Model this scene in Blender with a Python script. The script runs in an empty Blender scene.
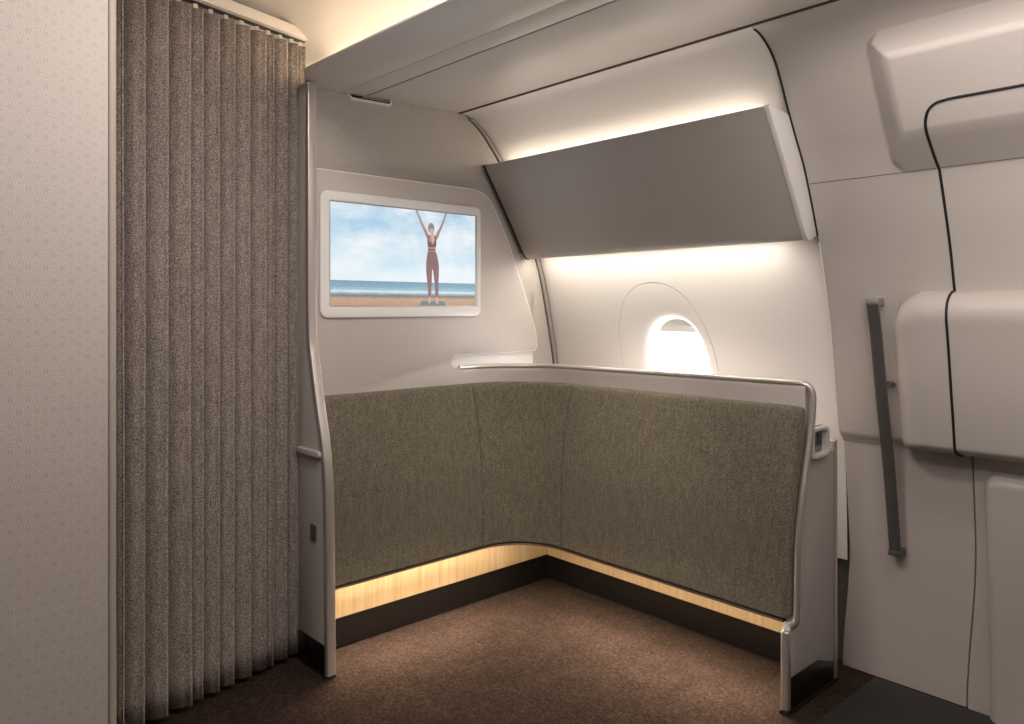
import bpy, bmesh, math, random
from mathutils import Vector
random.seed(7)
PI = math.pi
SC = bpy.context.scene
COL = SC.collection
ORG = {}                                   # world position of every object's origin

# ------------------------------------------------------------------ helpers
class MB:
    """collects vertices and faces in world coordinates; build() links them as one mesh object"""
    def __init__(s): s.v = []; s.f = []; s.m = []
    def add(s, vs, fs, mi=0):
        b = len(s.v); s.v += [tuple(p) for p in vs]
        for f in fs: s.f.append(tuple(i + b for i in f)); s.m.append(mi)
        return s
    def grid(s, rows, closed_u=False, closed_v=False, mi=0, flip=False):
        n, m = len(rows), len(rows[0]); vs = [p for r in rows for p in r]; fs = []
        for i in range(n if closed_v else n - 1):
            for j in range(m if closed_u else m - 1):
                a, b = i * m + j, i * m + (j + 1) % m
                c, d = ((i + 1) % n) * m + (j + 1) % m, ((i + 1) % n) * m + j
                fs.append((a, d, c, b) if flip else (a, b, c, d))
        return s.add(vs, fs, mi)
    def box(s, x0, x1, y0, y1, z0, z1, mi=0):
        vs = [(x, y, z) for x in (x0, x1) for y in (y0, y1) for z in (z0, z1)]
        return s.add(vs, [(0, 1, 3, 2), (4, 6, 7, 5), (0, 4, 5, 1), (2, 3, 7, 6), (0, 2, 6, 4), (1, 5, 7, 3)], mi)
    def prism(s, pts, fn, d0, d1, mi=0):
        """closed 2d outline extruded; fn(a, b, d) -> world point"""
        n = len(pts)
        vs = [fn(a, b, d0) for a, b in pts] + [fn(a, b, d1) for a, b in pts]
        fs = [tuple(range(n))[::-1], tuple(range(n, 2 * n))]
        fs += [(i, (i + 1) % n, n + (i + 1) % n, n + i) for i in range(n)]
        return s.add(vs, fs, mi)
    def ring(s, outer, inner, fn, d0, d1, mi=0):
        n = len(outer)
        rows = [[fn(a, b, d0) for a, b in outer], [fn(a, b, d1) for a, b in outer],
                [fn(a, b, d1) for a, b in inner], [fn(a, b, d0) for a, b in inner]]
        return s.grid(rows, True, True, mi)
    def sweep(s, path, sect, up=(0, 0, 1), caps=True, mi=0):
        """sect: closed list of (a, b); a along side vector, b along the other normal"""
        rows = []; n = len(path); up = Vector(up)
        for i, p in enumerate(path):
            t = (Vector(path[min(i + 1, n - 1)]) - Vector(path[max(i - 1, 0)])).normalized()
            side = t.cross(up).normalized(); nor = side.cross(t).normalized()
            rows.append([tuple(Vector(p) + side * a + nor * b) for a, b in sect])
        s.grid(rows, True, False, mi)
        if caps:
            m = len(sect); b = len(s.v) - n * m
            s.f.append(tuple(range(b, b + m))[::-1]); s.m.append(mi)
            s.f.append(tuple(range(b + (n - 1) * m, b + n * m))); s.m.append(mi)
        return s
    def build(s, name, mats, parent=None, smooth=35, bevel=0, seg=2, org=None, bang=40):
        if not isinstance(mats, (list, tuple)): mats = [mats]
        me = bpy.data.meshes.new(name)
        if org is None:
            xs, ys, zs = zip(*s.v)
            org = ((min(xs) + max(xs)) / 2, (min(ys) + max(ys)) / 2, min(zs))
        me.from_pydata([(a - org[0], b - org[1], c - org[2]) for a, b, c in s.v], [], s.f)
        for m in mats: me.materials.append(m)
        for p, mi in zip(me.polygons, s.m): p.material_index = mi
        bm = bmesh.new(); bm.from_mesh(me)
        bmesh.ops.remove_doubles(bm, verts=bm.verts, dist=1e-6)
        bmesh.ops.recalc_face_normals(bm, faces=bm.faces)
        if bevel:
            es = [e for e in bm.edges if len(e.link_faces) == 2 and e.calc_face_angle(0) > math.radians(bang)]
            bmesh.ops.bevel(bm, geom=es, offset=bevel, segments=seg, profile=.5, affect='EDGES', clamp_overlap=True)
        bm.to_mesh(me); bm.free()
        for p in me.polygons: p.use_smooth = True
        me.set_sharp_from_angle(angle=math.radians(smooth))
        o = bpy.data.objects.new(name, me); COL.objects.link(o)
        place(o, org, parent)
        return o

def place(o, org, parent):
    ORG[o.name] = Vector(org)
    if parent is not None:
        o.parent = parent; o.location = Vector(org) - ORG[parent.name]
    else: o.location = org

def tag(o, label=None, cat=None, group=None, kind=None):
    if label: o['label'] = label
    if cat: o['category'] = cat
    if group: o['group'] = group
    if kind: o['kind'] = kind
    return o
def thing(name, label, cat, loc, group=None):
    o = bpy.data.objects.new(name, None); COL.objects.link(o); o.empty_display_size = .1
    place(o, loc, None); return tag(o, label, cat, group)
def struct_empty(name, loc, label=None, cat=None):
    o = bpy.data.objects.new(name, None); COL.objects.link(o); o.empty_display_size = .1
    place(o, loc, None); return tag(o, label, cat, None, 'structure')

def lerp(a, b, t): return a + (b - a) * t
def sstep(t): t = max(0., min(1., t)); return t * t * (3 - 2 * t)
def catmull(pts, n=8, closed=False):
    out = []; m = len(pts)
    for i in range(m if closed else m - 1):
        if closed: p = [pts[(i + k - 1) % m] for k in range(4)]
        else: p = [pts[max(0, min(m - 1, i + k - 1))] for k in range(4)]
        for j in range(n):
            t = j / n
            out.append(tuple(.5 * (2 * p[1][c] + (p[2][c] - p[0][c]) * t + (2 * p[0][c] - 5 * p[1][c] + 4 * p[2][c] - p[3][c]) * t * t
                     + (3 * p[1][c] - p[0][c] - 3 * p[2][c] + p[3][c]) * t ** 3) for c in range(len(p[1]))))
    if not closed: out.append(tuple(pts[-1]))
    return out
def round_poly(pts, rad, seg=8):
    """rounds the corners of a closed outline; rad: one radius or one for each corner"""
    n = len(pts); out = []
    if not isinstance(rad, (list, tuple)): rad = [rad] * n
    for i in range(n):
        p, a, b, r = Vector(pts[i]), Vector(pts[i - 1]), Vector(pts[(i + 1) % n]), rad[i]
        if r <= 0: out.append(tuple(p)); continue
        u, w = (a - p).normalized(), (b - p).normalized(); ang = u.angle(w)
        d = min(r / math.tan(ang / 2), (a - p).length * .49, (b - p).length * .49); r = d * math.tan(ang / 2)
        c = p + (u + w).normalized() * (r / math.sin(ang / 2))
        s, e = p + u * d - c, p + w * d - c
        for k in range(seg + 1):
            t = k / seg; a0 = s.angle(e)
            q = (s * math.sin((1 - t) * a0) + e * math.sin(t * a0)) / math.sin(a0)
            out.append(tuple(c + q))
    return out
def rrect(a0, a1, b0, b1, r, seg=6): return round_poly([(a0, b0), (a1, b0), (a1, b1), (a0, b1)], r, seg)
def inset_rrect(a0, a1, b0, b1, d, r, seg=6): return rrect(a0 + d, a1 - d, b0 + d, b1 - d, max(r - d, .001), seg)
YZ = lambda a, b, d: (d, a, b)             # outline in y,z extruded along x
XZ = lambda a, b, d: (a, d, b)             # outline in x,z extruded along y
XY = lambda a, b, d: (a, b, d)
def circ(r, n=10, rx=None): return [(r * math.cos(2 * PI * k / n), (rx or r) * math.sin(2 * PI * k / n)) for k in range(n)]

# ------------------------------------------------------------------ materials
class N:
    def __init__(s, name):
        s.mat = bpy.data.materials.new(name); s.mat.use_nodes = True
        s.t = s.mat.node_tree; s.t.nodes.clear()
        s.out = s.n('ShaderNodeOutputMaterial'); s.b = s.n('ShaderNodeBsdfPrincipled')
        s.l(s.b, 'BSDF', s.out, 'Surface')
    def n(s, typ, **k):
        x = s.t.nodes.new(typ)
        for a, b in k.items(): setattr(x, a, b)
        return x
    def l(s, a, ao, b, bi): s.t.links.new(a.outputs[ao], b.inputs[bi])
    def math(s, op, a, b=None, c=None):
        x = s.n('ShaderNodeMath', operation=op)
        for i, v in enumerate((a, b, c)):
            if v is None: continue
            if isinstance(v, (int, float)): x.inputs[i].default_value = v
            else: s.t.links.new(v, x.inputs[i])
        return x.outputs[0]
    def coord(s, scale=(1, 1, 1), rot=(0, 0, 0)):
        tc = s.n('ShaderNodeTexCoord'); mp = s.n('ShaderNodeMapping')
        mp.inputs['Scale'].default_value = scale; mp.inputs['Rotation'].default_value = rot
        s.l(tc, 'Object', mp, 'Vector'); return mp
    def noise(s, scale, detail=2, rough=.5, vec=None):
        x = s.n('ShaderNodeTexNoise'); x.inputs['Scale'].default_value = scale
        x.inputs['Detail'].default_value = detail; x.inputs['Roughness'].default_value = rough
        if vec is not None: s.l(vec, 'Vector', x, 'Vector')
        return x
    def ramp(s, fac, stops):
        r = s.n('ShaderNodeValToRGB'); e = r.color_ramp.elements
        while len(e) < len(stops): e.new(.5)
        for q, (p, c) in zip(e, stops): q.position = p; q.color = (*c, 1)
        s.t.links.new(fac, r.inputs[0]); return r
    def bump(s, h, strength=.3, dist=.002):
        b = s.n('ShaderNodeBump'); b.inputs['Strength'].default_value = strength; b.inputs['Distance'].default_value = dist
        s.t.links.new(h, b.inputs['Height']); s.l(b, 'Normal', s.b, 'Normal')

def plain(name, col, rough=.5, metal=0, emit=None, es=0, spec=.5, tex=0, texscale=300, coat=0):
    m = N(name); b = m.b
    b.inputs['Base Color'].default_value = (*col, 1); b.inputs['Roughness'].default_value = rough
    b.inputs['Metallic'].default_value = metal; b.inputs['Specular IOR Level'].default_value = spec
    b.inputs['Coat Weight'].default_value = coat
    if emit: b.inputs['Emission Color'].default_value = (*emit, 1); b.inputs['Emission Strength'].default_value = es
    if tex:
        nz = m.noise(texscale, 2, .6, m.coord()); m.bump(nz.outputs[0], tex, .001)
    return m.mat

def fabric(name, dark, mid, light, sx=1., weave=.35):
    m = N(name); c = m.coord()
    big = m.noise(230 * sx, 3, .75, c); fine = m.noise(520 * sx, 1, .5, c)
    st = m.noise(60 * sx, 2, .6, m.coord((1, 1, .22)))
    mix = m.math('ADD', m.math('MULTIPLY', big.outputs[0], .62), m.math('MULTIPLY', fine.outputs[0], .28))
    mix = m.math('ADD', mix, m.math('MULTIPLY', st.outputs[0], .10))
    r = m.ramp(mix, [(.40, dark), (.5, mid), (.60, light)])
    m.l(r, 'Color', m.b, 'Base Color'); m.b.inputs['Roughness'].default_value = .95
    m.b.inputs['Specular IOR Level'].default_value = .15; m.b.inputs['Sheen Weight'].default_value = .25
    m.bump(mix, weave, .004)
    return m.mat

def grain(name, a, b):
    m = N(name); nz = m.noise(330, 2, .8, m.coord((1, 1, .6)))
    m.l(m.ramp(nz.outputs[0], [(.38, a), (.62, b)]), 'Color', m.b, 'Base Color'); m.b.inputs['Roughness'].default_value = .75
    m.bump(nz.outputs[0], .3, .001)
    return m.mat

def wallpaper(name, base, line):
    m = N(name); tc = m.n('ShaderNodeTexCoord'); sp = m.n('ShaderNodeSeparateXYZ'); m.l(tc, 'Object', sp, 'Vector')
    K = 2 * PI / (.034 * .866); f = None
    for a in (90, 210, 330):                                 # three-fold field whose contour lines make the maze
        c_, s_ = K * math.cos(math.radians(a)), K * math.sin(math.radians(a))
        w = m.math('SINE', m.math('ADD', m.math('MULTIPLY', sp.outputs['X'], c_), m.math('MULTIPLY', sp.outputs['Z'], s_)))
        f = w if f is None else m.math('ADD', f, w)
    w = m.math('ABSOLUTE', m.math('SUBTRACT', m.math('FRACT', m.math('MULTIPLY', f, .8)), .5))
    mask = m.math('SMOOTH_MIN', m.math('MULTIPLY', w, 2), 1, .1)
    r = m.ramp(mask, [(.35, line), (.75, base)])
    m.l(r, 'Color', m.b, 'Base Color'); m.b.inputs['Roughness'].default_value = .6
    m.bump(mask, .25, .001)
    return m.mat

def wood(name):
    m = N(name)
    a = m.noise(7, 5, .65, m.coord((9, 9, .35))); g = m.noise(60, 3, .6, m.coord((6, 6, .12)))
    mx = m.math('ADD', m.math('MULTIPLY', a.outputs[0], .6), m.math('MULTIPLY', g.outputs[0], .4))
    r = m.ramp(mx, [(.3, (.26, .165, .082)), (.5, (.38, .265, .145)), (.7, (.45, .345, .215))])
    m.l(r, 'Color', m.b, 'Base Color'); m.b.inputs['Roughness'].default_value = .4
    return m.mat

def carpet(name):
    m = N(name); c = m.coord()
    a = m.noise(210, 2, .8, c); b = m.noise(9, 4, .6, c); d = m.noise(75, 3, .8, c)
    mx = m.math('ADD', m.math('MULTIPLY', a.outputs[0], .50), m.math('MULTIPLY', b.outputs[0], .14))
    mx = m.math('ADD', mx, m.math('MULTIPLY', d.outputs[0], .36))
    r = m.ramp(mx, [(.30, (.007, .0046, .0038)), (.5, (.031, .0205, .0163)), (.70, (.082, .056, .045))])
    m.l(r, 'Color', m.b, 'Base Color'); m.b.inputs['Roughness'].default_value = 1
    m.b.inputs['Specular IOR Level'].default_value = 0
    m.bump(mx, .35, .004)
    return m.mat

def ribbed(name):
    m = N(name); wv = m.n('ShaderNodeTexWave', wave_type='BANDS', bands_direction='X'); wv.inputs['Scale'].default_value = 28
    m.l(m.coord(), 'Vector', wv, 'Vector')
    r = m.ramp(wv.outputs['Fac'], [(.3, (.016, .0145, .0135)), (.8, (.032, .029, .027))])
    m.l(r, 'Color', m.b, 'Base Color'); m.b.inputs['Roughness'].default_value = .6
    m.bump(wv.outputs['Fac'], .5, .003)
    return m.mat

def beach_picture(name, zbot, H):
    """the picture on the screen: sky with clouds, sea, surf and sand, by height on the display (object space z from its foot)"""
    m = N(name); tc = m.n('ShaderNodeTexCoord'); sp = m.n('ShaderNodeSeparateXYZ'); m.l(tc, 'Object', sp, 'Vector')
    v = m.math('DIVIDE', sp.outputs['Z'], H)
    cl = m.noise(3.2, 5, .55, m.coord((1, 1, 2.6)))
    cu = m.noise(9, 4, .6, m.coord((1, 1, 1.6)))
    sky = m.ramp(v, [(.25, (.76, .88, .93)), (.5, (.58, .78, .90)), (1, (.25, .52, .76))])
    cf = m.ramp(m.math('ADD', m.math('MULTIPLY', cl.outputs[0], .8), m.math('MULTIPLY', cu.outputs[0], .2)), [(.38, (0, 0, 0)), (.62, (1, 1, 1))])
    mix = m.n('ShaderNodeMixRGB'); m.l(cf, 'Color', mix, 'Fac'); m.l(sky, 'Color', mix, 'Color1'); mix.inputs['Color2'].default_value = (.90, .95, .98, 1)
    wob = m.noise(14, 3, .6, m.coord((1, 1, 4)))
    vv = m.math('ADD', v, m.math('MULTIPLY', m.math('SUBTRACT', wob.outputs[0], .5), .022))
    sea = m.ramp(vv, [(0, (.50, .33, .22)), (.075, (.56, .39, .27)), (.1, (.33, .24, .18)), (.112, (.20, .23, .27)),
                      (.135, (.42, .60, .70)), (.15, (.80, .88, .92)), (.165, (.40, .57, .66)), (.20, (.26, .43, .54)), (.25, (.22, .38, .50))])
    sn = m.noise(160, 3, .7, m.coord((1, 1, 2)))
    sd = m.n('ShaderNodeMixRGB', blend_type='OVERLAY'); sd.inputs['Fac'].default_value = .45
    m.l(sea, 'Color', sd, 'Color1'); m.t.links.new(m.ramp(sn.outputs[0], [(.3, (.25, .25, .25)), (.7, (.75, .75, .75))]).outputs[0], sd.inputs['Color2'])
    fin = m.n('ShaderNodeMixRGB'); m.t.links.new(m.math('GREATER_THAN', v, .252), fin.inputs['Fac'])
    m.l(sd, 'Color', fin, 'Color1'); m.l(mix, 'Color', fin, 'Color2')
    m.b.inputs['Base Color'].default_value = (.01, .01, .01, 1); m.b.inputs['Roughness'].default_value = .25
    m.l(fin, 'Color', m.b, 'Emission Color'); m.b.inputs['Emission Strength'].default_value = PIC
    return m.mat
PIC = .80

M = {}
M['shell'] = plain('warm_white_plastic', (.60, .55, .51), .42, tex=.04, texscale=900)
M['door'] = plain('door_lining_plastic', (.56, .505, .465), .38, tex=.03, texscale=900)
M['side'] = plain('sidewall_plastic', (.83, .785, .745), .5)
M['ceil'] = plain('ceiling_plastic', (.66, .60, .555), .34)
M['fascia'] = plain('fascia_plastic', (.72, .655, .61), .33)
M['bin'] = plain('bin_plastic', (.55, .50, .462), .42)
M['bincap'] = plain('bin_cap_plastic', (.84, .80, .77), .4)
M['panel'] = plain('screen_panel_plastic', (.60, .54, .50), .45)
M['bezel'] = plain('white_bezel', (.90, .87, .84), .3)
M['bulk'] = grain('textured_bulkhead', (.46, .415, .375), (.58, .53, .48))
M['endface'] = plain('end_panel_laminate', (.56, .515, .48), .55, tex=.2, texscale=500)
M['alu'] = plain('satin_aluminium', (.66, .61, .57), .33, metal=.75)
M['alud'] = plain('grey_metal', (.18, .165, .16), .38, metal=.6)
M['alum'] = plain('mid_grey_metal', (.36, .335, .32), .4, metal=.5)
M['trimd'] = plain('beige_trim', (.33, .285, .25), .45)
M['kick'] = plain('dark_kick_laminate', (.007, .0055, .005), .25)
M['black'] = plain('black_rubber', (.006, .006, .006), .6)
M['gap'] = plain('dark_seam', (.05, .043, .038), .7)
M['seal'] = plain('grey_seal', (.34, .31, .285), .6)
M['lip'] = plain('brown_lip', (.10, .07, .055), .5)
M['dado'] = plain('grey_dado', (.16, .145, .135), .6)
M['curtain'] = fabric('curtain_weave', (.085, .071, .064), (.258, .214, .189), (.55, .475, .425), 1.15, .5)
M['pad'] = fabric('olive_wool', (.055, .047, .033), (.155, .135, .096), (.34, .30, .215), 1.3, .5)
M['paper'] = wallpaper('maze_wallpaper', (.415, .37, .342), (.475, .43, .40))
M['wood'] = wood('light_wood')
M['carpet'] = carpet('brown_carpet')
M['mat'] = ribbed('ribbed_vinyl')
M['led_cove'] = plain('led_cove', (1, 1, 1), .5, emit=(1, .84, .60), es=14)
M['led_bin'] = plain('led_bin', (1, 1, 1), .5, emit=(1, .90, .76), es=5)
M['led_under'] = plain('led_under_bin', (1, 1, 1), .5, emit=(1, .92, .80), es=21)
M['led_pad'] = plain('led_pad', (1, 1, 1), .5, emit=(1, .84, .62), es=56)
M['glow'] = plain('daylight_pane', (1, 1, 1), .3, emit=(1, .985, .96), es=13)
M['shade'] = plain('window_shade', (.80, .79, .77), .5)
M['white'] = plain('white_plastic', (.80, .77, .74), .35)
M['socket'] = plain('socket_grey', (.10, .094, .09), .4)

# ------------------------------------------------------------------ fuselage curves (x, z)
SP = catmull([(2.162, 2.232), (2.22, 2.222), (2.28, 2.19), (2.33, 2.15), (2.372, 2.104), (2.416, 2.053), (2.46, 1.985), (2.53, 1.86),
      (2.60, 1.725), (2.669, 1.589), (2.71, 1.46), (2.739, 1.34), (2.77, 1.2), (2.797, 1.06), (2.82, .9), (2.84, .7), (2.85, .41)], 8)
DU = catmull([(2.162, 2.232), (2.22, 2.223), (2.275, 2.195), (2.32, 2.155), (2.357, 2.10), (2.395, 2.03), (2.455, 1.93), (2.525, 1.815),
      (2.62, 1.59), (2.67, 1.43), (2.712, 1.27), (2.75, 1.06), (2.79, .864)], 24)
DL = catmull([(2.8125, .885), (2.814, .85), (2.820, .79), (2.838, .63), (2.860, .407), (2.873, .2), (2.877, .002)], 12)
def curve_x(c, z):
    for (x0, z0), (x1, z1) in zip(c, c[1:]):
        if z1 <= z <= z0: return lerp(x0, x1, (z0 - z) / max(z0 - z1, 1e-9))
    return c[0][0] if z > c[0][1] else c[-1][0]
SX = lambda z: curve_x(SP, z)

# ------------------------------------------------------------------ the setting
fl = MB(); fl.box(-2.2, 3.2, -1.6, 4.2, -.05, 0); tag(fl.build('floor', M['carpet']), 'brown carpet covering the cabin floor', 'floor', kind='structure')

# aisle ceiling with its raised cove, and the lower panels beside it
ce = MB()
cov = catmull([(1.50, 2.226), (1.485, 2.29), (1.43, 2.375), (1.31, 2.445), (1.12, 2.485), (.8, 2.50), (.2, 2.505), (-2.2, 2.505)], 8)
ce.grid([[(x, y, z) for x, z in cov] for y in (-1.6, 0, 1.5, 3, 4.2)])
ceiling = tag(ce.build('ceiling', M['ceil'], smooth=60), 'raised pale ceiling over the aisle, washed by warm cove light', 'ceiling', kind='structure')
fa = MB()                                                   # fascia with a rounded lip on the cove side
fp = round_poly([(1.31, 2.21), (1.555, 2.209), (1.555, 2.228), (1.318, 2.232)], [.006, .003, .003, .006], 4)
fa.prism(round_poly([(1.31, -1.6), (1.557, -1.6), (1.557, 4.0), (1.435, 4.0), (1.432, 2.80), (1.405, 2.735), (1.31, 2.548)], [0, 0, 0, 0, .01, .01, .01]), XY, 2.2095, 2.2175); fa.build('fascia_panel', M['fascia'], ceiling, bevel=.002)
for x0, x1, z0, z1, nm in ((1.5575, 1.661, 2.209, 2.2125, 'infill_panel'), (1.669, 2.155, 2.213, 2.232, 'ceiling_panel')):
    p = MB(); p.prism(round_poly([(x0, z0), (x1, z1), (x1, z1 + .02), (x0, z0 + .02)], .003, 3), XZ, -1.6, 2.755)
    p.build(nm, M['ceil'], ceiling)
bk = MB(); bk.box(1.55, 2.2, -1.6, 2.74, 2.252, 2.262); bk.build('ceiling_backing', M['gap'], ceiling)
bk = MB(); bk.box(2.154, 2.1655, -1.6, 2.755, 2.2285, 2.246); bk.box(1.657, 1.672, -1.6, 2.755, 2.2155, 2.24); bk.box(1.554, 1.560, -1.6, 2.755, 2.2115, 2.235); bk.build('joint_strip', M['gap'], ceiling)

# cove light strip lying behind the fascia lip
cl = MB(); cl.box(1.435, 1.47, -1.6, 2.67, 2.219, 2.227); cl.box(1.455, 1.48, 2.80, 3.6, 2.219, 2.227)
tag(cl.build('cove_light', M['led_cove']), 'warm light strip hidden in the ceiling cove above the aisle', 'light')

# left wall with maze wallpaper and its corner trim
wl = MB(); wl.box(-1.0, .519, 2.0, 2.05, 0, 2.505)
wall_left = tag(wl.build('wall_left', M['paper'], org=(0, 2.0, 0)), 'pale wall with a fine embossed maze pattern left of the curtain', 'wall', kind='structure')
tr = MB(); tr.prism(round_poly([(.519, 1.994), (.539, 2.004), (.543, 2.05), (.519, 2.05)], [.006, .006, .003, 0], 4), XY, 0, 2.505)
tr.build('corner_trim', M['trimd'], wall_left)

# bulkhead behind the screen panel
bp = [(1.43, .02), (2.84, .02)] + [(x - .034, z) for x, z in SP[::-1] if z < 2.18] + [(2.19, 2.232), (2.155, 2.2315), (1.669, 2.2125), (1.56, 2.209), (1.43, 2.208)]
wb = MB(); wb.prism(bp, XZ, 2.722, 2.76)
tag(wb.build('wall_back', M['bulk'], smooth=30), 'beige finely textured bulkhead around the screen panel', 'wall', kind='structure')
tb = MB()                                                   # seal between bulkhead and side wall: dark, grey, dark
for o0, o1, yy, mi in ((-.034, -.029, 2.716, 0), (-.029, -.008, 2.712, 1), (-.008, -.002, 2.716, 0)):
    rows = []
    for x, z in SP:
        if z > 2.215: continue
        rows.append([(x + o0, yy, z), (x + o1, yy, z), (x + o1, 2.76, z), (x + o0, 2.76, z)])
    tb.grid(rows, True, False, mi)
M['seam'] = plain('grey_seam', (.11, .098, .09), .6)
tag(tb.build('trim_1', [M['seam'], M['seal']], smooth=50), 'narrow grey seal strip curving down between bulkhead and side wall', 'trim', kind='structure')

# side wall with the window opening
def oval(c, a, top, bot, lean, n=96, ph=0):
    out = []
    for k in range(n):
        t = 2 * PI * k / n; co, si = math.cos(t), math.sin(t); e = .86
        y = a * math.copysign(abs(co) ** e, co); h = (top - bot) / 2; z = (top + bot) / 2 + h * math.copysign(abs(si) ** e, si)
        out.append((c + y + lean * (z - (top + bot) / 2) / h, z))
    return out
YA, YB, ZA, ZB = 1.268, 2.716, .41, 1.60
ov = oval(2.035, .255, 1.462, .68, .035)
ov_in = oval(2.035, .2525, 1.4595, .6825, .035)
ap = oval(1.985, .150, 1.302, .862, .012)
sw = MB(); rows = []
cy, cz = 2.05, 1.05
def rim(p):
    dy, dz = p[0] - cy, p[1] - cz
    t = min([((YB - cy) / dy if dy > 1e-9 else (YA - cy) / dy if dy < -1e-9 else 1e9), ((ZB - cz) / dz if dz > 1e-9 else (ZA - cz) / dz if dz < -1e-9 else 1e9)])
    return (cy + dy * t, cz + dz * t)
outr = [rim(p) for p in ov]
for corner in ((YA, ZA), (YA, ZB), (YB, ZA), (YB, ZB)):      # snap the nearest rim vertex to each corner
    i = min(range(len(outr)), key=lambda k: (outr[k][0] - corner[0]) ** 2 + (outr[k][1] - corner[1]) ** 2); outr[i] = corner
for k in range(15):
    t = k / 14; rows.append([(SX(lerp(a[1], b[1], t)), lerp(a[0], b[0], t), lerp(a[1], b[1], t)) for a, b in zip(ov, outr)])
rows.insert(0, [(SX(p[1]) + .02, p[0], p[1]) for p in ov])
sw.grid(rows, True)
up = [(x, z) for x, z in SP if z > 1.60] + [(SX(1.60), 1.60)]
sw.grid([[(x, y, z) for x, z in up] for y in (YA, 1.6, 2.0, 2.4, YB)])
wall_right = tag(sw.build('wall_right', M['side'], smooth=50), 'cream curved side wall of the cabin around the window', 'wall', kind='structure')
sb = MB(); sb.grid([[(x + .13, y, z) for x, z in SP[::4]] for y in (.6, 2.9)]); sb.build('outer_skin', M['dado'], wall_right, smooth=60)
bs = MB(); bs.box(2.905, 2.93, .9, 2.9, 0, .47); tag(bs.build('baseboard_right', M['dado']), 'dark grey recessed base below the side wall', 'baseboard', kind='structure')

win = struct_empty('window_1', (2.80, 2.0, .68), 'oval cabin window in a white rounded surround, daylight behind', 'window')
bz = MB(); rows = []
prof = [(0, .02), (0, .0), (.15, .0005), (.45, .002), (.72, .006), (.88, .014), (.96, .026), (1, .045), (1, .085)]
for t, dx in prof:
    rows.append([(SX(lerp(a[1], b[1], t)) + dx, lerp(a[0], b[0], t), lerp(a[1], b[1], t)) for a, b in zip(ov_in, ap)])
bz.grid(rows, True); bz.build('window_surround', M['side'], win, smooth=60)
jr = MB(); jr.grid([[(SX(p[1]) + .004, p[0], p[1]) for p in ov], [(SX(p[1]) + .004, p[0], p[1]) for p in oval(2.035, .249, 1.455, .687, .035)]], True)
jr.build('surround_joint', M['gap'], win)
pn = MB(); pn.add([(SX(p[1]) + .076, p[0], p[1]) for p in oval(1.985, .158, 1.31, .854, .012)], [tuple(range(96))]); pn.build('window_pane', M['glow'], win)
sh = MB(); sh.prism(rrect(1.84, 2.13, 1.243, 1.312, .01), YZ, 2.818, 2.823)
sh.build('window_shade', M['shade'], win, bevel=.002)
sh2 = MB(); sh2.prism(rrect(1.90, 2.00, 1.266, 1.276, .004), YZ, 2.808, 2.819); sh2.build('shade_grip', M['shade'], win, bevel=.002)

# ------------------------------------------------------------------ aircraft door and its moulded surround
YG, ZG = .85, 1.940                                         # where the door joint runs
def ramp(d, w, r=.25):                                       # 0 outside .. 1 inside, straight slope with eased ends
    return sstep(d / w) * (1 - r) + r * max(0, min(1, d / w))
def rbox(y, z, y1, z0, z1, r):                               # signed inner distance to a box open towards -y
    cy_, c0, c1 = y1 - r, z0 + r, z1 - r
    dy = y - cy_; dz = max(c0 - z, z - c1)
    if dy > 0 and dz > 0: return r - math.hypot(dy, dz)
    return r - max(dy, dz)
def relief(y, z):
    h = 0
    d = rbox(y, z, .985, 1.775, 2.165, .06)                  # hood
    wz = .085
    if d > 0:
        ly = (.985 - y) / .085; lt = (2.165 - z) / .10; lb = (z - 1.775) / .105
        k = min(1, ly, lt, lb); k = min(k, d / .06)
        h = .085 * (1 - (1 - min(1, k)) ** 1.35 if k > .75 else k * (1 - .25 ** 1.35) / .75)
    d = rbox(y, z, 1.04, .3, 1.402, .12)                     # slide bustle
    if d > 0:
        k = min(1, d / .10, (z - .872) / .02 if z < .90 else 1)
        k = max(0, min(1, d / .10, (z - .868) / .035))
        h = max(h, .10 * math.sqrt(max(0, 1 - (1 - k) ** 2)))
    return h
joint = [(-.9, ZG), (-.4, ZG), (0, ZG), (.3, ZG), (.5, ZG), (.62, ZG), (.70, ZG), (.74, ZG), (.775, ZG - .001), (.803, ZG - .006), (.824, ZG - .020), (.836, ZG - .042),
         (.841, 1.875), (.844, 1.85), (.848, 1.815), (.850, 1.78), (.85, 1.72), (.85, 1.6), (.85, 1.48), (.85, 1.36), (.85, 1.24), (.85, 1.12), (.85, 1.0), (.852, .864)]
jd = catmull(joint, 40)
def jy(z):
    if z > ZG: return -9
    for (a, b), (c, d) in zip(jd[290:], jd[291:]):
        if d <= z <= b: return lerp(a, c, (b - z) / max(b - d, 1e-9))
    return .852
def dpt(y, x, z):
    e = .018 * (1 - sstep((z - .864) / .035)) if z < .90 else 0   # lower edge rolls back
    return (x - relief(y, z) + e, y, z)
ys = [1.266 - .006 * i for i in range(130)]; ys += [ys[-1] - .02 * (i + 1) for i in range(66)]
dz_pts = []
for (x0, z0), (x1, z1) in zip(DU, DU[1:]):
    n = max(1, int(math.hypot(x1 - x0, z1 - z0) / .006 + .5))
    dz_pts += [(lerp(x0, x1, k / n), lerp(z0, z1, k / n)) for k in range(n)]
dz_pts.append(DU[-1])
fr, dr = MB(), MB(); W = len(ys)
vs = [dpt(y, x, z) for x, z in dz_pts for y in ys]
f_fr, f_dr = [], []
for i in range(len(dz_pts) - 1):
    for j in range(W - 1):
        zc = (dz_pts[i][1] + dz_pts[i + 1][1]) / 2; yc = (ys[j] + ys[j + 1]) / 2
        q = (i * W + j, i * W + j + 1, (i + 1) * W + j + 1, (i + 1) * W + j)
        (f_dr if yc < jy(zc) else f_fr).append(q)
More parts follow.
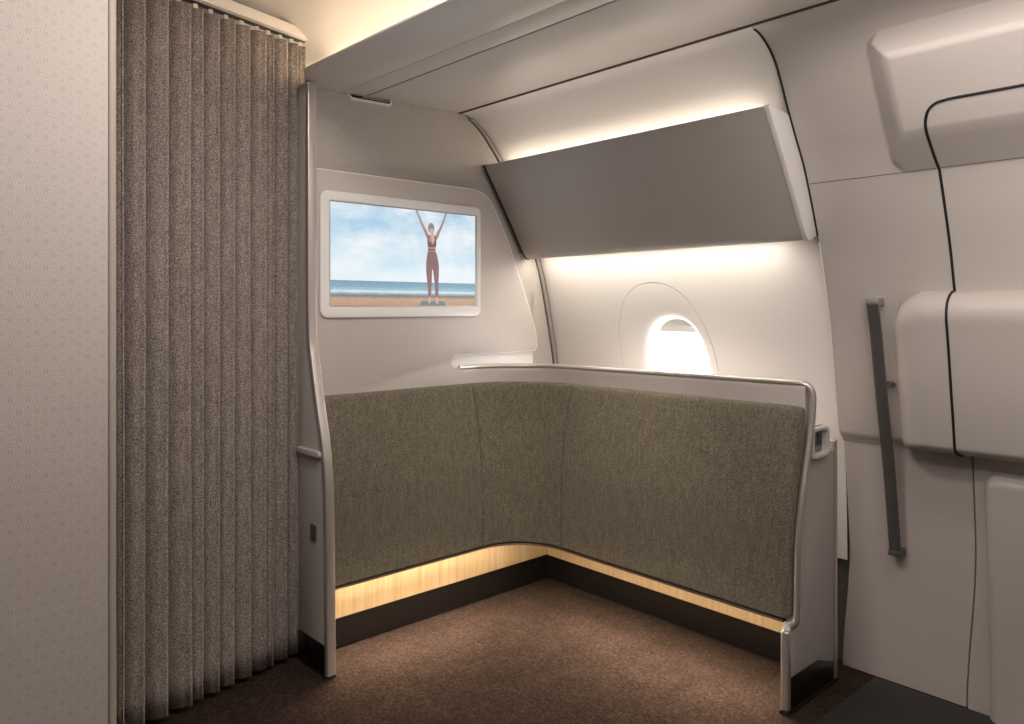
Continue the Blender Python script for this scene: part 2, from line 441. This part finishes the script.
def used(vs, fs):
    ids = sorted({i for f in fs for i in f}); mp = {a: b for b, a in enumerate(ids)}
    return [vs[i] for i in ids], [tuple(mp[i] for i in f) for f in fs]
fr.add(*used(vs, f_fr)); dr.add(*used(vs, f_dr))
# return edge towards the side wall
fr.grid([[dpt(1.266, x, z), (x + .045, 1.2665, z)] for x, z in dz_pts])
surround = tag(fr.build('trim_2', M['door'], smooth=60), 'moulded pale surround of the exit door with a bulging hood', 'door surround', kind='structure')
door = struct_empty('door_1', (2.80, .3, 0), 'pale moulded aircraft exit door with a bulging lower casing', 'door')
dr.build('door_leaf', M['door'], door, smooth=60)
sl = MB()
def on_door(y, z, off=0): return (curve_x(DU, z) - relief(y, z) - off, y, z)
path = [on_door(y, z, -.001) for y, z in jd if z > .868]
rows = []
for i, p in enumerate(path):
    a, b = Vector(path[max(0, i - 1)]), Vector(path[min(len(path) - 1, i + 1)]); t = (b - a).normalized()
    s_ = t.cross(Vector((-1, 0, -.3))).normalized(); n_ = s_.cross(t)
    rows.append([tuple(Vector(p) + s_ * c * .0040 + n_ * d * .004) for c, d in ((-1, -1), (-1, .5), (-.5, .9), (.5, .9), (1, .5), (1, -1))])
sl.grid(rows, True); sl.build('door_seal', M['black'], door, smooth=50)
jt = MB()
for y0, y1 in ((1.264, .858), (.846, -.5)):
    jt.sweep([on_door(lerp(y0, y1, k / 20), 1.778, -.0003) for k in range(21)], circ(.0012, 6))
jt.build('panel_joint', M['gap'], surround)
es = MB(); es.sweep([(x - .001, 1.269, z) for x, z in dz_pts if 1.60 < z < 2.229][::3], circ(.004, 8), up=(0, 1, 0)); es.build('edge_shadow', M['black'], surround, smooth=60)  # first tube: black line standing in for the shadow along the surround's edge
es = MB(); es.sweep([(x - .001, 1.2675, z) for x, z in dz_pts if .88 < z < 1.585][::3], circ(.0022, 8), up=(0, 1, 0)); es.build('edge_bead', M['bezel'], surround, smooth=60)
# lower lining, joint strip, lower door casing
ll = MB(); lys = [1.262, 1.2615, 1.24, 1.2, 1.1, 1.0, .9, .872, .8695]
seam_y = lambda z: lerp(.874, .838, sstep(z / .6))
ll.grid([[(x + (.03 if i == 0 else .012 if i == len(lys) - 1 else 0), y + .036 * (1 - sstep(z / .5)) * max(0, (y - 1.0) / .262) if i < 6 else y - .868 + seam_y(z), z) for x, z in DL] for i, y in enumerate(lys)])
ll.grid([[(DL[0][0], y, DL[0][1]), (DL[0][0] + .03, y, DL[0][1] + .001)] for y in (1.262, .87)])
ll.build('lower_lining', M['door'], surround, smooth=50)
dk = MB(); dk.grid([[(x + .014, y, z) for x, z in DL] for y in (.90, .82)]); dk.build('lower_joint', M['gap'], surround)
ls = MB(); lys = [.8665, .865, .85, .79, .2, -.9]
ls.grid([[(x + (.012 if i == 0 else -.006 ), y if i > 2 else y - .868 + seam_y(z), z) for x, z in DL] for i, y in enumerate(lys)])
ls.build('lower_leaf', M['door'], door, smooth=50)
lb = MB(); rows = []
zz = [.004 + .821 * k / 60 for k in range(61)]; yy = [.805 - .004 * k for k in range(26)] + [.70 - .05 * k for k in range(33)]
for z in zz:
    r_ = []
    for y in yy:
        d = rbox(y, z, .803, -.4, .822, .05); k = max(0, min(1, d / .035))
        r_.append((curve_x(DL, z) - .004 - .065 * math.sqrt(max(0, 1 - (1 - k) ** 2)) * (1 - .25 * (1 - z / .8)), y, z))
    rows.append(r_)
lb.grid(rows); lb.build('lower_casing', M['door'], door, smooth=60)

# ------------------------------------------------------------------ grab bar by the door
gb = thing('grab_bar', 'long flat dark grey grab bar fixed upright on the pale door surround', 'grab bar', (2.80, 1.085, .47))
bar = catmull([(2.640, 1.090, 1.362), (2.668, 1.089, 1.25), (2.708, 1.086, 1.034), (2.760, 1.083, .789), (2.806, 1.080, .50)], 8)
b = MB(); b.sweep(bar, rrect(-.020, .020, -.005, .005, .003, 3), up=(-1, 0, -.25)); b.build('bar', M['alud'], gb)
for nm, z, y, w in (('mounting_bracket', 1.372, 1.092, .044), ('mounting_bracket', .489, 1.083, .043)):
    xs = curve_x(DU if z > .86 else DL, z); k = MB()
    k.prism(round_poly([(xs - .049, z - .011), (xs + .004, z - .014), (xs + .004, z + .014), (xs - .049, z + .009)], .005, 4), lambda a, c, d: (a, d, c), y - w / 2, y + w / 2)
    k.build(nm, M['alud'] if z < 1 else M['alum'], gb, bevel=.002)
k = MB(); k.sweep([(2.70, 1.067, 1.09), (2.765, 1.067, 1.085)], circ(.012, 14), up=(0, 0, 1)); k.build('mid_stud', M['alud'], gb)

# ------------------------------------------------------------------ mat in front of the door
mt = MB(); mt.box(1.2, 2.862, -.9, 1.172, .0005, .006)
tag(mt.build('floor_mat', M['mat'], bevel=.002), 'dark ribbed vinyl mat on the floor in front of the exit door', 'mat')

# ------------------------------------------------------------------ overhead bin
ob = thing('overhead_bin', 'slim taupe overhead bin hanging on the side wall above the window', 'overhead bin', (2.5, 2.0, 1.59))
face = catmull([(2.282, 2.006), (2.335, 1.925), (2.40, 1.825), (2.462, 1.725), (2.520, 1.628)], 8)
foot = [(2.533, 1.607), (2.545, 1.594), (2.557, 1.5875), (2.570, 1.5875), (2.573, 1.5955), (2.645, 1.5955)]
back = [(SX(z) - .008, z) for z in (1.62, 1.68, 1.74, 1.80, 1.86, 1.92, 1.96)]
sec = face + foot + back + [(2.41, 1.992), (2.30, 2.004)]
bb = MB(); bb.prism(sec, XZ, 1.290, 2.690); bb.build('bin_body', M['bin'], ob, smooth=28)
ec = MB(); sec2 = [(x - .003, z) for x, z in face] + [(x - .002, z - .003) for x, z in foot if z < 1.595] + [(SX(z) - .012, z) for z in (1.62, 1.74, 1.86, 1.96)] + [(2.415, 1.998), (2.292, 2.012)]
ec.prism(sec2, XZ, 1.270, 1.2895); ec.build('end_cap', M['bincap'], ob, smooth=28, bevel=.003)
ec = MB(); ec.prism(sec2, XZ, 2.6905, 2.70); ec.build('end_cap', M['gap'], ob, smooth=28)
lt = MB(); lt.prism([(2.385, 1.996), (2.415, 1.996), (2.415, 2.002), (2.385, 2.002)], XZ, 1.38, 2.68); lt.build('upper_light_strip', M['led_bin'], ob)
lt = MB(); lt.prism([(2.578, 1.591), (2.606, 1.591), (2.606, 1.595), (2.578, 1.595)], XZ, 1.41, 2.675); lt.build('lower_light_strip', M['led_under'], ob)

# ------------------------------------------------------------------ screen panel on the bulkhead
YP = 2.672
edge = [(1.412, .985), (2.125, .985), (2.125, 1.083)]
slot = [(2.125, 1.083)] + [(2.106 + .0285 * math.cos(t), 1.1125 + .0285 * math.sin(t)) for t in [math.radians(-90 - 180 * k / 12) for k in range(13)]] + [(2.40, 1.141)]
right = round_poly([(2.40, 1.141), (2.605, 1.143), (2.593, 1.24), (2.40, 1.141)], [0, .028, 0, 0], 8)[1:10]
curve = catmull([(2.593, 1.24), (2.556, 1.335), (2.514, 1.432), (2.462, 1.55), (2.407, 1.669), (2.352, 1.765), (2.318, 1.822), (2.290, 1.852), (2.25, 1.874), (2.205, 1.884), (2.15, 1.885)], 5)
outl = edge[:2] + slot + right + curve + [(1.412, 1.884)]
sp_ = thing('screen_panel', 'pale wall panel with sloping right edge holding the screen', 'wall panel', (2.0, 2.69, .985))
p = MB(); p.prism(outl, XZ, YP, 2.7215); p.build('panel_board', M['panel'], sp_, smooth=30, bevel=.003, seg=3)
rc = MB(); rc.box(2.07, 2.59, 2.690, 2.70, 1.07, 1.15); rc.build('slot_back', M['bezel'], sp_)
et = MB(); tp = slot[1:] + right + curve + [(1.414, 1.8845)]
et.sweep([(x, YP + .003, z) for x, z in tp], circ(.0034, 8), up=(0, 1, 0)); et.build('edge_trim', M['bezel'], sp_, smooth=60)

tv = thing('wall_screen', 'wide wall screen in a white frame showing a woman on a beach', 'screen', (1.85, 2.67, 1.312))
o_, i_ = rrect(1.440, 2.241, 1.312, 1.805, .032, 8), rrect(1.480, 2.217, 1.3545, 1.768, .004, 8)
fz = MB(); fz.ring(o_, i_, XZ, 2.6715, 2.659); fz.build('frame', M['bezel'], tv, smooth=30, bevel=.004, seg=3)
ln = MB(); ln.ring(inset_rrect(1.480, 2.217, 1.3545, 1.768, .0004, .004, 8), inset_rrect(1.480, 2.217, 1.3545, 1.768, .0045, .0045, 8), XZ, 2.6715, 2.663)
ln.build('inner_trim', M['alu'], tv, smooth=30)
ds = MB(); ds.box(1.482, 2.215, 2.667, 2.6715, 1.356, 1.766)
disp = ds.build('display', beach_picture('beach_picture', 1.356, .41), tv)
def pic(name, col, rough=.4): return plain(name, (.01, .01, .01), rough, emit=col, es=PIC)
SK, HA, TO, LE, SH_ = pic('pic_skin', (.44, .28, .235)), pic('pic_hair', (.30, .26, .24)), pic('pic_top', (.20, .115, .12)), pic('pic_leggings', (.28, .155, .16)), pic('pic_skin_lit', (.66, .44, .36))
def slab(mb, pts, d, mi): mb.prism(pts, XZ, 2.6668, 2.6668 - d, mi)
def limb(pts, rs):                                          # outline of a tapered limb along points
    L, R_ = [], []
    for i, p in enumerate(pts):
        a, c = Vector(pts[max(0, i - 1)]), Vector(pts[min(len(pts) - 1, i + 1)]); t = (c - a).normalized(); n_ = Vector((-t.y, t.x))
        L.append(tuple(Vector(p) + n_ * rs[i])); R_.append(tuple(Vector(p) - n_ * rs[i]))
    return L + R_[::-1]
wm = MB()
ptm = MB(); slab(ptm, [(1.902, 1.3585), (2.049, 1.3585), (2.037, 1.380), (1.920, 1.380)], .0003, 0)
ptm.build('pictured_mat', pic('pic_mat', (.17, .23, .26)), disp)
# torso and legs
slab(wm, catmull([(1.950, 1.655), (1.962, 1.664), (1.985, 1.664), (1.998, 1.655), (1.995, 1.63), (1.991, 1.60), (1.994, 1.582), (1.950, 1.582), (1.953, 1.60), (1.948, 1.63)], 3, True), .0006, 0)
slab(wm, limb([(1.953, 1.652), (1.935, 1.683), (1.920, 1.708), (1.906, 1.735), (1.890, 1.7655)], [.009, .0068, .0058, .0048, .004]), .0007, 0)
slab(wm, limb([(1.995, 1.652), (2.010, 1.681), (2.020, 1.698), (2.034, 1.727), (2.050, 1.7645)], [.009, .0068, .0058, .0048, .004]), .0007, 0)
slab(wm, limb([(1.961, 1.402), (1.9605, 1.39), (1.9605, 1.378), (1.957, 1.372)], [.006, .005, .006, .007]), .0006, 4)
slab(wm, limb([(1.998, 1.402), (1.9985, 1.39), (2.0, 1.376), (2.004, 1.369)], [.006, .005, .006, .007]), .0006, 4)
slab(wm, catmull([(1.952, 1.590), (1.972, 1.592), (1.993, 1.590), (2.002, 1.568), (2.0085, 1.54), (2.0095, 1.50), (2.007, 1.46), (2.007, 1.425), (2.004, 1.40), (1.992, 1.40),
      (1.990, 1.43), (1.985, 1.47), (1.978, 1.512), (1.973, 1.512), (1.972, 1.47), (1.969, 1.43), (1.967, 1.40), (1.955, 1.40), (1.952, 1.43), (1.948, 1.46), (1.943, 1.50), (1.9425, 1.54), (1.946, 1.568)], 3, True), .0009, 3)
slab(wm, [(1.949, 1.632), (1.996, 1.634), (1.994, 1.613), (1.951, 1.611)], .0009, 2)
slab(wm, [(1.952, 1.603), (1.992, 1.604), (1.991, 1.598), (1.953, 1.597)], .0009, 2)
slab(wm, limb([(1.956, 1.66), (1.953, 1.645), (1.956, 1.63)], [.003, .003, .003]), .0009, 2)
slab(wm, limb([(1.990, 1.66), (1.992, 1.645), (1.990, 1.63)], [.003, .003, .003]), .0009, 2)
slab(wm, catmull([(1.969 + .0165 * math.cos(2 * PI * k / 14), 1.694 + .0215 * math.sin(2 * PI * k / 14)) for k in range(14)], 2, True), .001, 1)
slab(wm, limb([(1.970, 1.690), (1.974, 1.668), (1.977, 1.645), (1.975, 1.625)], [.010, .009, .007, .003]), .0012, 4)
tv.location.x -= .007
wm.build('pictured_woman', [SK, HA, TO, LE, SH_], disp, smooth=20)

# small slot bracket where the bulkhead meets the ceiling
cb = thing('ceiling_slot', 'small dark slot with a pale rounded rim at the bulkhead top', 'slot', (1.68, 2.712, 2.19))
s1 = MB(); so = round_poly([(1.575, 2.208), (1.594, 2.190), (1.788, 2.193), (1.788, 2.222)], [.002, .006, .012, .006], 6)
s1.prism(so, XZ, 2.706, 2.735); s1.build('rim', M['bezel'], cb, bevel=.002)
s2 = MB(); s2.prism(round_poly([(1.584, 2.207), (1.602, 2.197), (1.778, 2.201), (1.778, 2.216)], [.002, .005, .006, .004], 6), XZ, 2.7045, 2.71); s2.build('dark_slot', M['black'], cb)
s3 = MB(); s3.prism(round_poly([(1.640, 2.203), (1.770, 2.206), (1.770, 2.2105), (1.650, 2.2085)], .001, 3), XZ, 2.701, 2.706); s3.build('latch', M['seal'], cb)

# ------------------------------------------------------------------ padded corner partition
cp = thing('corner_partition', 'low L-shaped olive padded leaning partition with lit wood plinth', 'padded partition', (2.2, 2.4, 0))
CX, CY, R0 = 2.17, 2.33, .24
def plan(s, o):
    """point of the plan path: s in [-1,0] left straight, [0,1] the bend, [1,2] right straight; o = offset outwards"""
    if s <= 0: return (lerp(1.412, CX, s + 1), CY + R0 + o)
    if s < 1:
        a = PI / 2 * (1 - s); return (CX + (R0 + o) * math.cos(a), CY + (R0 + o) * math.sin(a))
    return (CX + R0 + o, lerp(CY, 1.262, s - 1))
front = catmull([(.020, .299), (.004, .305), (0, .323), (0, .45), (.001, .60), (.006, .68), (.018, .77), (.035, .86), (.052, .93), (.064, .975), (.075, 1.002), (.088, 1.013)], 5)
backp = [(.101, 1.012), (.103, .99), (.103, .8), (.103, .313), (.09, .300), (.05, .298)]
prof = front + backp
for (s0, s1, n, lab) in ((-1, 0, 26, 'left run of the olive padding below the screen'), (0, 1, 22, 'curved corner of the olive padding'), (1, 2, 34, 'right run of the olive padding below the window')):
    pd = MB(); rows = []
    L = (.74, .39, 1.07)[(s0 + 1)]
    for i in range(n + 1):
        t = i / n; t = t if 0 < i < n else t
        for tt in ([t] if 0 < i < n else ([0, .0022 / L, .006 / L, .011 / L] if i == 0 else [1 - .011 / L, 1 - .006 / L, 1 - .0022 / L, 1])):
            d = min(tt, 1 - tt) * L; dip = .010 * (1 - min(1, d / .013)) ** 2
            if s0 == 1 and tt > .5: dip = .028 * (1 - math.sqrt(1 - (1 - min(1, (1 - tt) * L / .028)) ** 2))   # free end rounds over
            ttt = tt
            if s0 <= 0 and tt >= 1: ttt = 1 - .0007 / L
            if s0 >= 0 and tt <= 0: ttt = .0007 / L
            row = []
            for o, z in prof:
                w = min(1, max(0, (.095 - o) / .05))
                zz_ = z
                if s0 == 1 and tt > .93:                     # rounded lower and upper corner of the free end
                    e = (1 - tt) * L; rr = .035
                    if e < rr:
                        drop = rr - math.sqrt(max(0, rr * rr - (rr - e) ** 2))
                        if z < .36: zz_ = z + drop * (1 - (z - .298) / .062)
                        if z > .97: zz_ = z - drop * .35 * (z - .97) / .045
                row.append((*plan(lerp(s0, s1, ttt), o + dip * w), zz_))
            rows.append(row)
    pd.grid(rows, True)
    m_ = len(prof); b0 = len(pd.v) - len(rows) * m_
    pd.f.append(tuple(range(b0, b0 + m_))); pd.m.append(0); pd.f.append(tuple(range(len(pd.v) - m_, len(pd.v)))); pd.m.append(0)
    tag(pd.build('backrest_pad', M['pad'], cp, smooth=45, org=(2.2, 2.4, 0)), lab)
# hard shell behind the padding, top band, lower lip
shl = MB(); sec = [(.1045, .30), (.1045, 1.060), (.1075, 1.078), (.1115, 1.084), (.126, 1.084), (.131, 1.078), (.132, 1.06), (.132, .30)]
ss = [-.06 + .06 * k / 3 for k in range(3)] + [k / 24 for k in range(25)] + [1 + .997 * k / 16 for k in range(1, 17)]
rows = [[(*plan(s, o), z + .006 * max(0, s - 1)) for o, z in sec] for s in ss]
shl.grid(rows, True); m_ = len(sec); shl.f.append(tuple(range(m_))); shl.m.append(0); shl.f.append(tuple(range(len(shl.v) - m_, len(shl.v)))); shl.m.append(0)
shl.build('shell', M['panel'], cp, smooth=40)
lp = MB(); sec = [(.006, .289), (.003, .294), (.006, .2975), (.10, .2975), (.10, .289)]
rows = [[(*plan(s, o), z) for o, z in sec] for s in [-1] + [k / 20 for k in range(21)] + [1.97]]
lp.grid(rows, True); lp.build('lower_lip', M['lip'], cp, smooth=40)
# tube rail: along the top, round the corner, down the free end
tubep = [(*plan(s, .118), 1.082 + .006 * max(0, s - 1)) for s in [-.055, -.03] + [k / 16 for k in range(17)] + [1.2, 1.4, 1.6, 1.8, 1.92]]
ye = 1.246
tubep += catmull([(2.528, 1.31, 1.0885), (2.530, 1.272, 1.085), (2.534, 1.253, 1.066), (2.532, ye, 1.03), (2.518, ye, .94), (2.494, ye, .84), (2.456, ye, .70), (2.434, ye, .58), (2.427, ye, .45), (2.424, ye, .35), (2.422, ye + .002, .312), (2.420, ye + .008, .297), (2.418, ye + .022, .290)], 6)
tr = MB(); tr.sweep(tubep, circ(.0125, 10, .015), up=(-1, -.6, 0)); tr.build('rim_rail', M['alu'], cp, smooth=60)
# wood plinth and dark kick, two runs each
KY, KX = 2.706, 2.702
for nm, z0, z1, mat, off in (('wood_plinth', .122, .36, 'wood', 0), ('kick_plinth', .012, .122, 'kick', -.004), ('kick_base', 0, .012, 'black', .004)):
    a = MB(); a.box(1.411, KX + off, KY + off, 2.7215, z0, z1); a.build(nm, M[mat], cp)
    a = MB(); a.box(KX + off, KX + .03, 1.288, KY + off, z0, z1); a.build(nm, M[mat], cp)
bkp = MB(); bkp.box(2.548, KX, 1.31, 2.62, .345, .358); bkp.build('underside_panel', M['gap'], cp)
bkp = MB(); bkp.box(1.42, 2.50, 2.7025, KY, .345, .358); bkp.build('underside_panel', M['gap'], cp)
for sa in ([-.96 + .94 * k / 8 for k in range(9)], [.02 + .96 * k / 16 for k in range(17)], [1.02 + .93 * k / 8 for k in range(9)]):
    a = MB(); a.grid([[(*plan(q, o), z) for o, z in ((.040, .282), (.040, .2885), (.054, .2885), (.054, .282))] for q in sa], True)
    a.build('light_strip', M['led_pad'], cp)

# left end panel (tall)
fe = catmull([(2.658, 2.198), (2.658, 1.75), (2.657, 1.40), (2.650, 1.24), (2.632, 1.15), (2.595, 1.007), (2.554, .863), (2.530, .74), (2.523, .62), (2.519, .465), (2.515, .25), (2.512, .012)], 6)
ep = MB(); ep.prism([(y + .006, z) for y, z in fe] + [(2.764, .012), (2.764, 2.198)], YZ, 1.3785, 1.405)
e1 = tag(ep.build('end_panel', M['endface'], cp, smooth=30, bevel=.002), 'tall end panel beside the curtain')
a = MB(); a.sweep([(1.393, y, z) for y, z in fe], rrect(-.0185, .0185, -.012, .010, .005, 4), up=(0, 1, 0)); a.build('edge_trim', M['alu'], e1, smooth=40)
a = MB(); a.box(1.3755, 1.41, 2.752, 2.768, .012, 2.2); a.build('back_trim', M['alu'], e1, bevel=.003)
a = MB(); a.box(1.375, 1.41, 2.648, 2.768, 2.196, 2.204); a.build('top_trim', M['alu'], e1, bevel=.002)
a = MB(); a.prism([(2.524, .0125), (2.752, .0125), (2.752, .117), (2.526, .117)], YZ, 1.375, 1.38); a.build('kick_plate', M['kick'], e1, bevel=.001)
a = MB(); a.box(1.375, 1.412, 2.504, 2.770, 0, .0125); a.build('base_foot', M['black'], e1)
a = MB(); a.prism(rrect(2.548, 2.725, .796, .822, .012), YZ, 1.365, 1.38); a.build('ledge_handle', M['panel'], e1, bevel=.005, seg=3)
a = MB(); a.prism(rrect(2.588, 2.632, .482, .543, .003), YZ, 1.375, 1.38); a.build('switch_plate', M['alud'], e1, bevel=.001)

# right end panel (low) with foot and power module
er = [(2.398, .012), (2.398, .275), (2.43, .29), (2.434, .36), (2.436, .58), (2.458, .70), (2.496, .838), (2.735, .838), (2.735, .012)]
ep = MB(); ep.prism(er, XZ, 1.262, 1.290)
e2 = tag(ep.build('end_panel', M['endface'], cp, smooth=30, bevel=.002), 'low end panel with power module beside the door surround')
a = MB(); a.box(2.378, 2.402, 1.255, 1.283, .0125, .276); a.build('edge_trim', M['alu'], e2, bevel=.007, seg=4)
a = MB(); a.box(2.720, 2.742, 1.255, 1.290, .0125, .872); a.build('back_trim', M['alu'], e2, bevel=.004, seg=3)
a = MB(); a.prism([(2.402, .0125), (2.719, .0125), (2.719, .075), (2.60, .117), (2.402, .117)], XZ, 1.2575, 1.2625); a.build('kick_plate', M['kick'], e2, bevel=.001)  # sloped top corner stands for a reflection on the glossy plate
a = MB(); a.box(2.376, 2.744, 1.254, 1.286, 0, .0125); a.build('base_foot', M['black'], e2)
md = MB(); mo, mi_ = rrect(2.527, 2.655, .828, .936, .022, 6), rrect(2.545, 2.637, .844, .922, .010, 6)
md.ring(mo, mi_, XZ, 1.310, 1.243)
m2 = md.build('power_module', M['white'], cp, smooth=40, bevel=.004, seg=3)
a = MB(); a.box(2.531, 2.650, 1.264, 1.309, .832, .93); a.build('recess', M['seal'], m2)
for x in (2.574, 2.610):
    a = MB(); a.prism(rrect(x - .014, x + .014, .868, .908, .004), XZ, 1.258, 1.265)
    a.prism(rrect(x - .004, x + .004, .874, .884, .001), XZ, 1.2570, 1.259, 1); a.build('socket', [M['socket'], M['black']], m2, bevel=.001)
a = MB(); a.prism(rrect(2.555, 2.62, .934, .944, .004), XZ, 1.255, 1.285); a.build('cap_button', M['white'], m2, bevel=.003)

# ------------------------------------------------------------------ curtain and its rail
CDX, CDY = 1 / math.hypot(1, .25), .25 / math.hypot(1, .25)
def cur(s, d): # s: x position on the curtain line, d: towards the camera
    return (s + d * CDY, 2.62 + .25 * (s - .85) - d * CDX)
folds = [.56, .625, .693, .718, .784, .861, .937, .987, 1.048, 1.107, 1.171, 1.238, 1.275, 1.337, 1.384, 1.412]
folds = [f - .010 for f in folds[:-1]] + folds[-1:]
pts = []
for i, s in enumerate(folds):
    p_ = folds[i - 1] if i else s - .06; w = s - p_
    dep = min(.11, .04 + w * .8) * (1 + .12 * math.sin(i * 2.3))
    pts += [(p_ - .012 + w * .04, -dep * .95), (p_ + w * .08, -dep * .72), (p_ + w * .24, -dep * .24), (p_ + w * .46, dep * .06), (p_ + w * .76, dep * .18), (s - .005, dep * .25), (s + .0012, dep * .17), (s - .006, -dep * .25)]
cpth = catmull(pts, 4)
cu = MB(); rows = []; zt, zb = 2.366, .022; NZ = 26
for k in range(NZ + 1):
    t = k / NZ; z = lerp(zt, zb, t); row = []
    for i, (s, d) in enumerate(cpth):
        wv = 1 + .16 * math.sin(i * .11 + t * 2.2) * t
        row.append((*cur(s + .003 * math.sin(3 * t + i * .05) * t, d * wv), z))
    rows.append(row)
cu.grid(rows)
curtain = thing('curtain', 'pleated brown-grey woven curtain hanging left of the tall end panel', 'curtain', (*cur(1.0, 0), .022))
c_ = cu.build('curtain_cloth', M['curtain'], curtain, smooth=180, org=(1.0, 2.65, 0))
sm = c_.modifiers.new('thickness', 'SOLIDIFY'); sm.thickness = .003
for i in range(2, len(folds) - 1):
    x, y = cur(lerp(folds[i], folds[i + 1], .62), 0)
    g = MB(); g.box(x - .008, x + .008, y - .003, y + .003, 2.367, 2.3838); g.build('glider_tab', M['ceil'], curtain, bevel=.0015)
rl = MB()
def rbx(s0, s1, d0, d1, z0, z1, mi=0):
    vs = [(*cur(s, d), z) for s in (s0, s1) for d in (d0, d1) for z in (z0, z1)]
    rl.add(vs, [(0, 1, 3, 2), (4, 6, 7, 5), (0, 4, 5, 1), (2, 3, 7, 6), (0, 2, 6, 4), (1, 5, 7, 3)], mi)
rbx(.35, 1.422, -.035, .035, 2.388, 2.428)
rail = tag(rl.build('curtain_rail', M['ceil'], bevel=.004), 'pale beige curtain rail running above the pleated curtain', 'curtain rail')
rl = MB(); rbx(.40, 1.415, -.012, .012, 2.3845, 2.389); rl.build('track', M['gap'], rail)

# ------------------------------------------------------------------ light
def area(name, loc, size, power, col, rot=(0, 0, 0), sy=None, spread=PI):
    l = bpy.data.lights.new(name, 'AREA'); l.shape = 'RECTANGLE'; l.size = size; l.size_y = sy or size; l.energy = power; l.color = col; l.spread = spread
    o = bpy.data.objects.new(name, l); COL.objects.link(o); o.location = loc; o.rotation_euler = rot; return o
def spot(name, loc, target, power, col, angle, blend=.8, r=.05):
    l = bpy.data.lights.new(name, 'SPOT'); l.energy = power; l.color = col; l.spot_size = math.radians(angle); l.spot_blend = blend; l.shadow_soft_size = r
    o = bpy.data.objects.new(name, l); COL.objects.link(o); o.location = loc
    o.rotation_euler = (Vector(target) - Vector(loc)).to_track_quat('-Z', 'Y').to_euler(); return o
area('aisle_ceiling_light', (.95, 1.25, 2.475), .4, 17, (1, .92, .87), sy=.6)
area('wall_fill_light', (.15, 1.40, 2.49), .3, 4.2, (1, .92, .87), sy=.15)  # added fill, no fixture: brightens the upper part of the left wall
area('entry_ceiling_light', (1.95, .50, 2.205), .3, 5.5, (1, .92, .87), sy=1.2)
area('door_fill_light', (.35, -.35, 2.42), .5, 19, (1, .92, .87), rot=(0, -math.radians(92), 0), sy=1.0, spread=math.radians(88))  # added sideways fill, no fixture: brightens the hood and bin front
area('upward_fill_light', (.5, -.9, .9), .8, 33, (1, .92, .865), rot=(PI, 0, 0), sy=.8)  # added unseen fill from below for ceiling, fascia and bin face
area('under_pad_light', (1.80, 2.585, .284), .72, 5, (1, .84, .66), rot=(-math.radians(28), 0, 0), sy=.02, spread=math.radians(150))
area('under_pad_light', (2.425, 1.80, .284), .02, 6, (1, .84, .66), rot=(0, math.radians(28), 0), sy=.98, spread=math.radians(150))
spot('ceiling_downlight', (1.85, 1.75, 2.205), (2.15, 2.12, 0), 45, (1, .84, .72), 56, 1, .04)
w = bpy.data.worlds.new('cabin'); SC.world = w; w.use_nodes = True
w.node_tree.nodes['Background'].inputs[0].default_value = (1, .945, .91, 1); w.node_tree.nodes['Background'].inputs[1].default_value = .06

# ------------------------------------------------------------------ camera
cam = bpy.data.cameras.new('camera'); co = bpy.data.objects.new('camera', cam); COL.objects.link(co); SC.camera = co
co.location = (0, 0, 1.35)
th = math.atan(840 / 766)
co.rotation_euler = (PI / 2, 0, th - PI / 2)
cam.sensor_width = 36; cam.lens = 36 * 766 / 1024; cam.shift_y = (308 - 362) / 1024; cam.clip_start = .02
vs_ = SC.view_settings; vs_.view_transform = 'Standard'; vs_.look = 'None'; vs_.exposure = .28; vs_.gamma = 1; vs_.use_curve_mapping = False
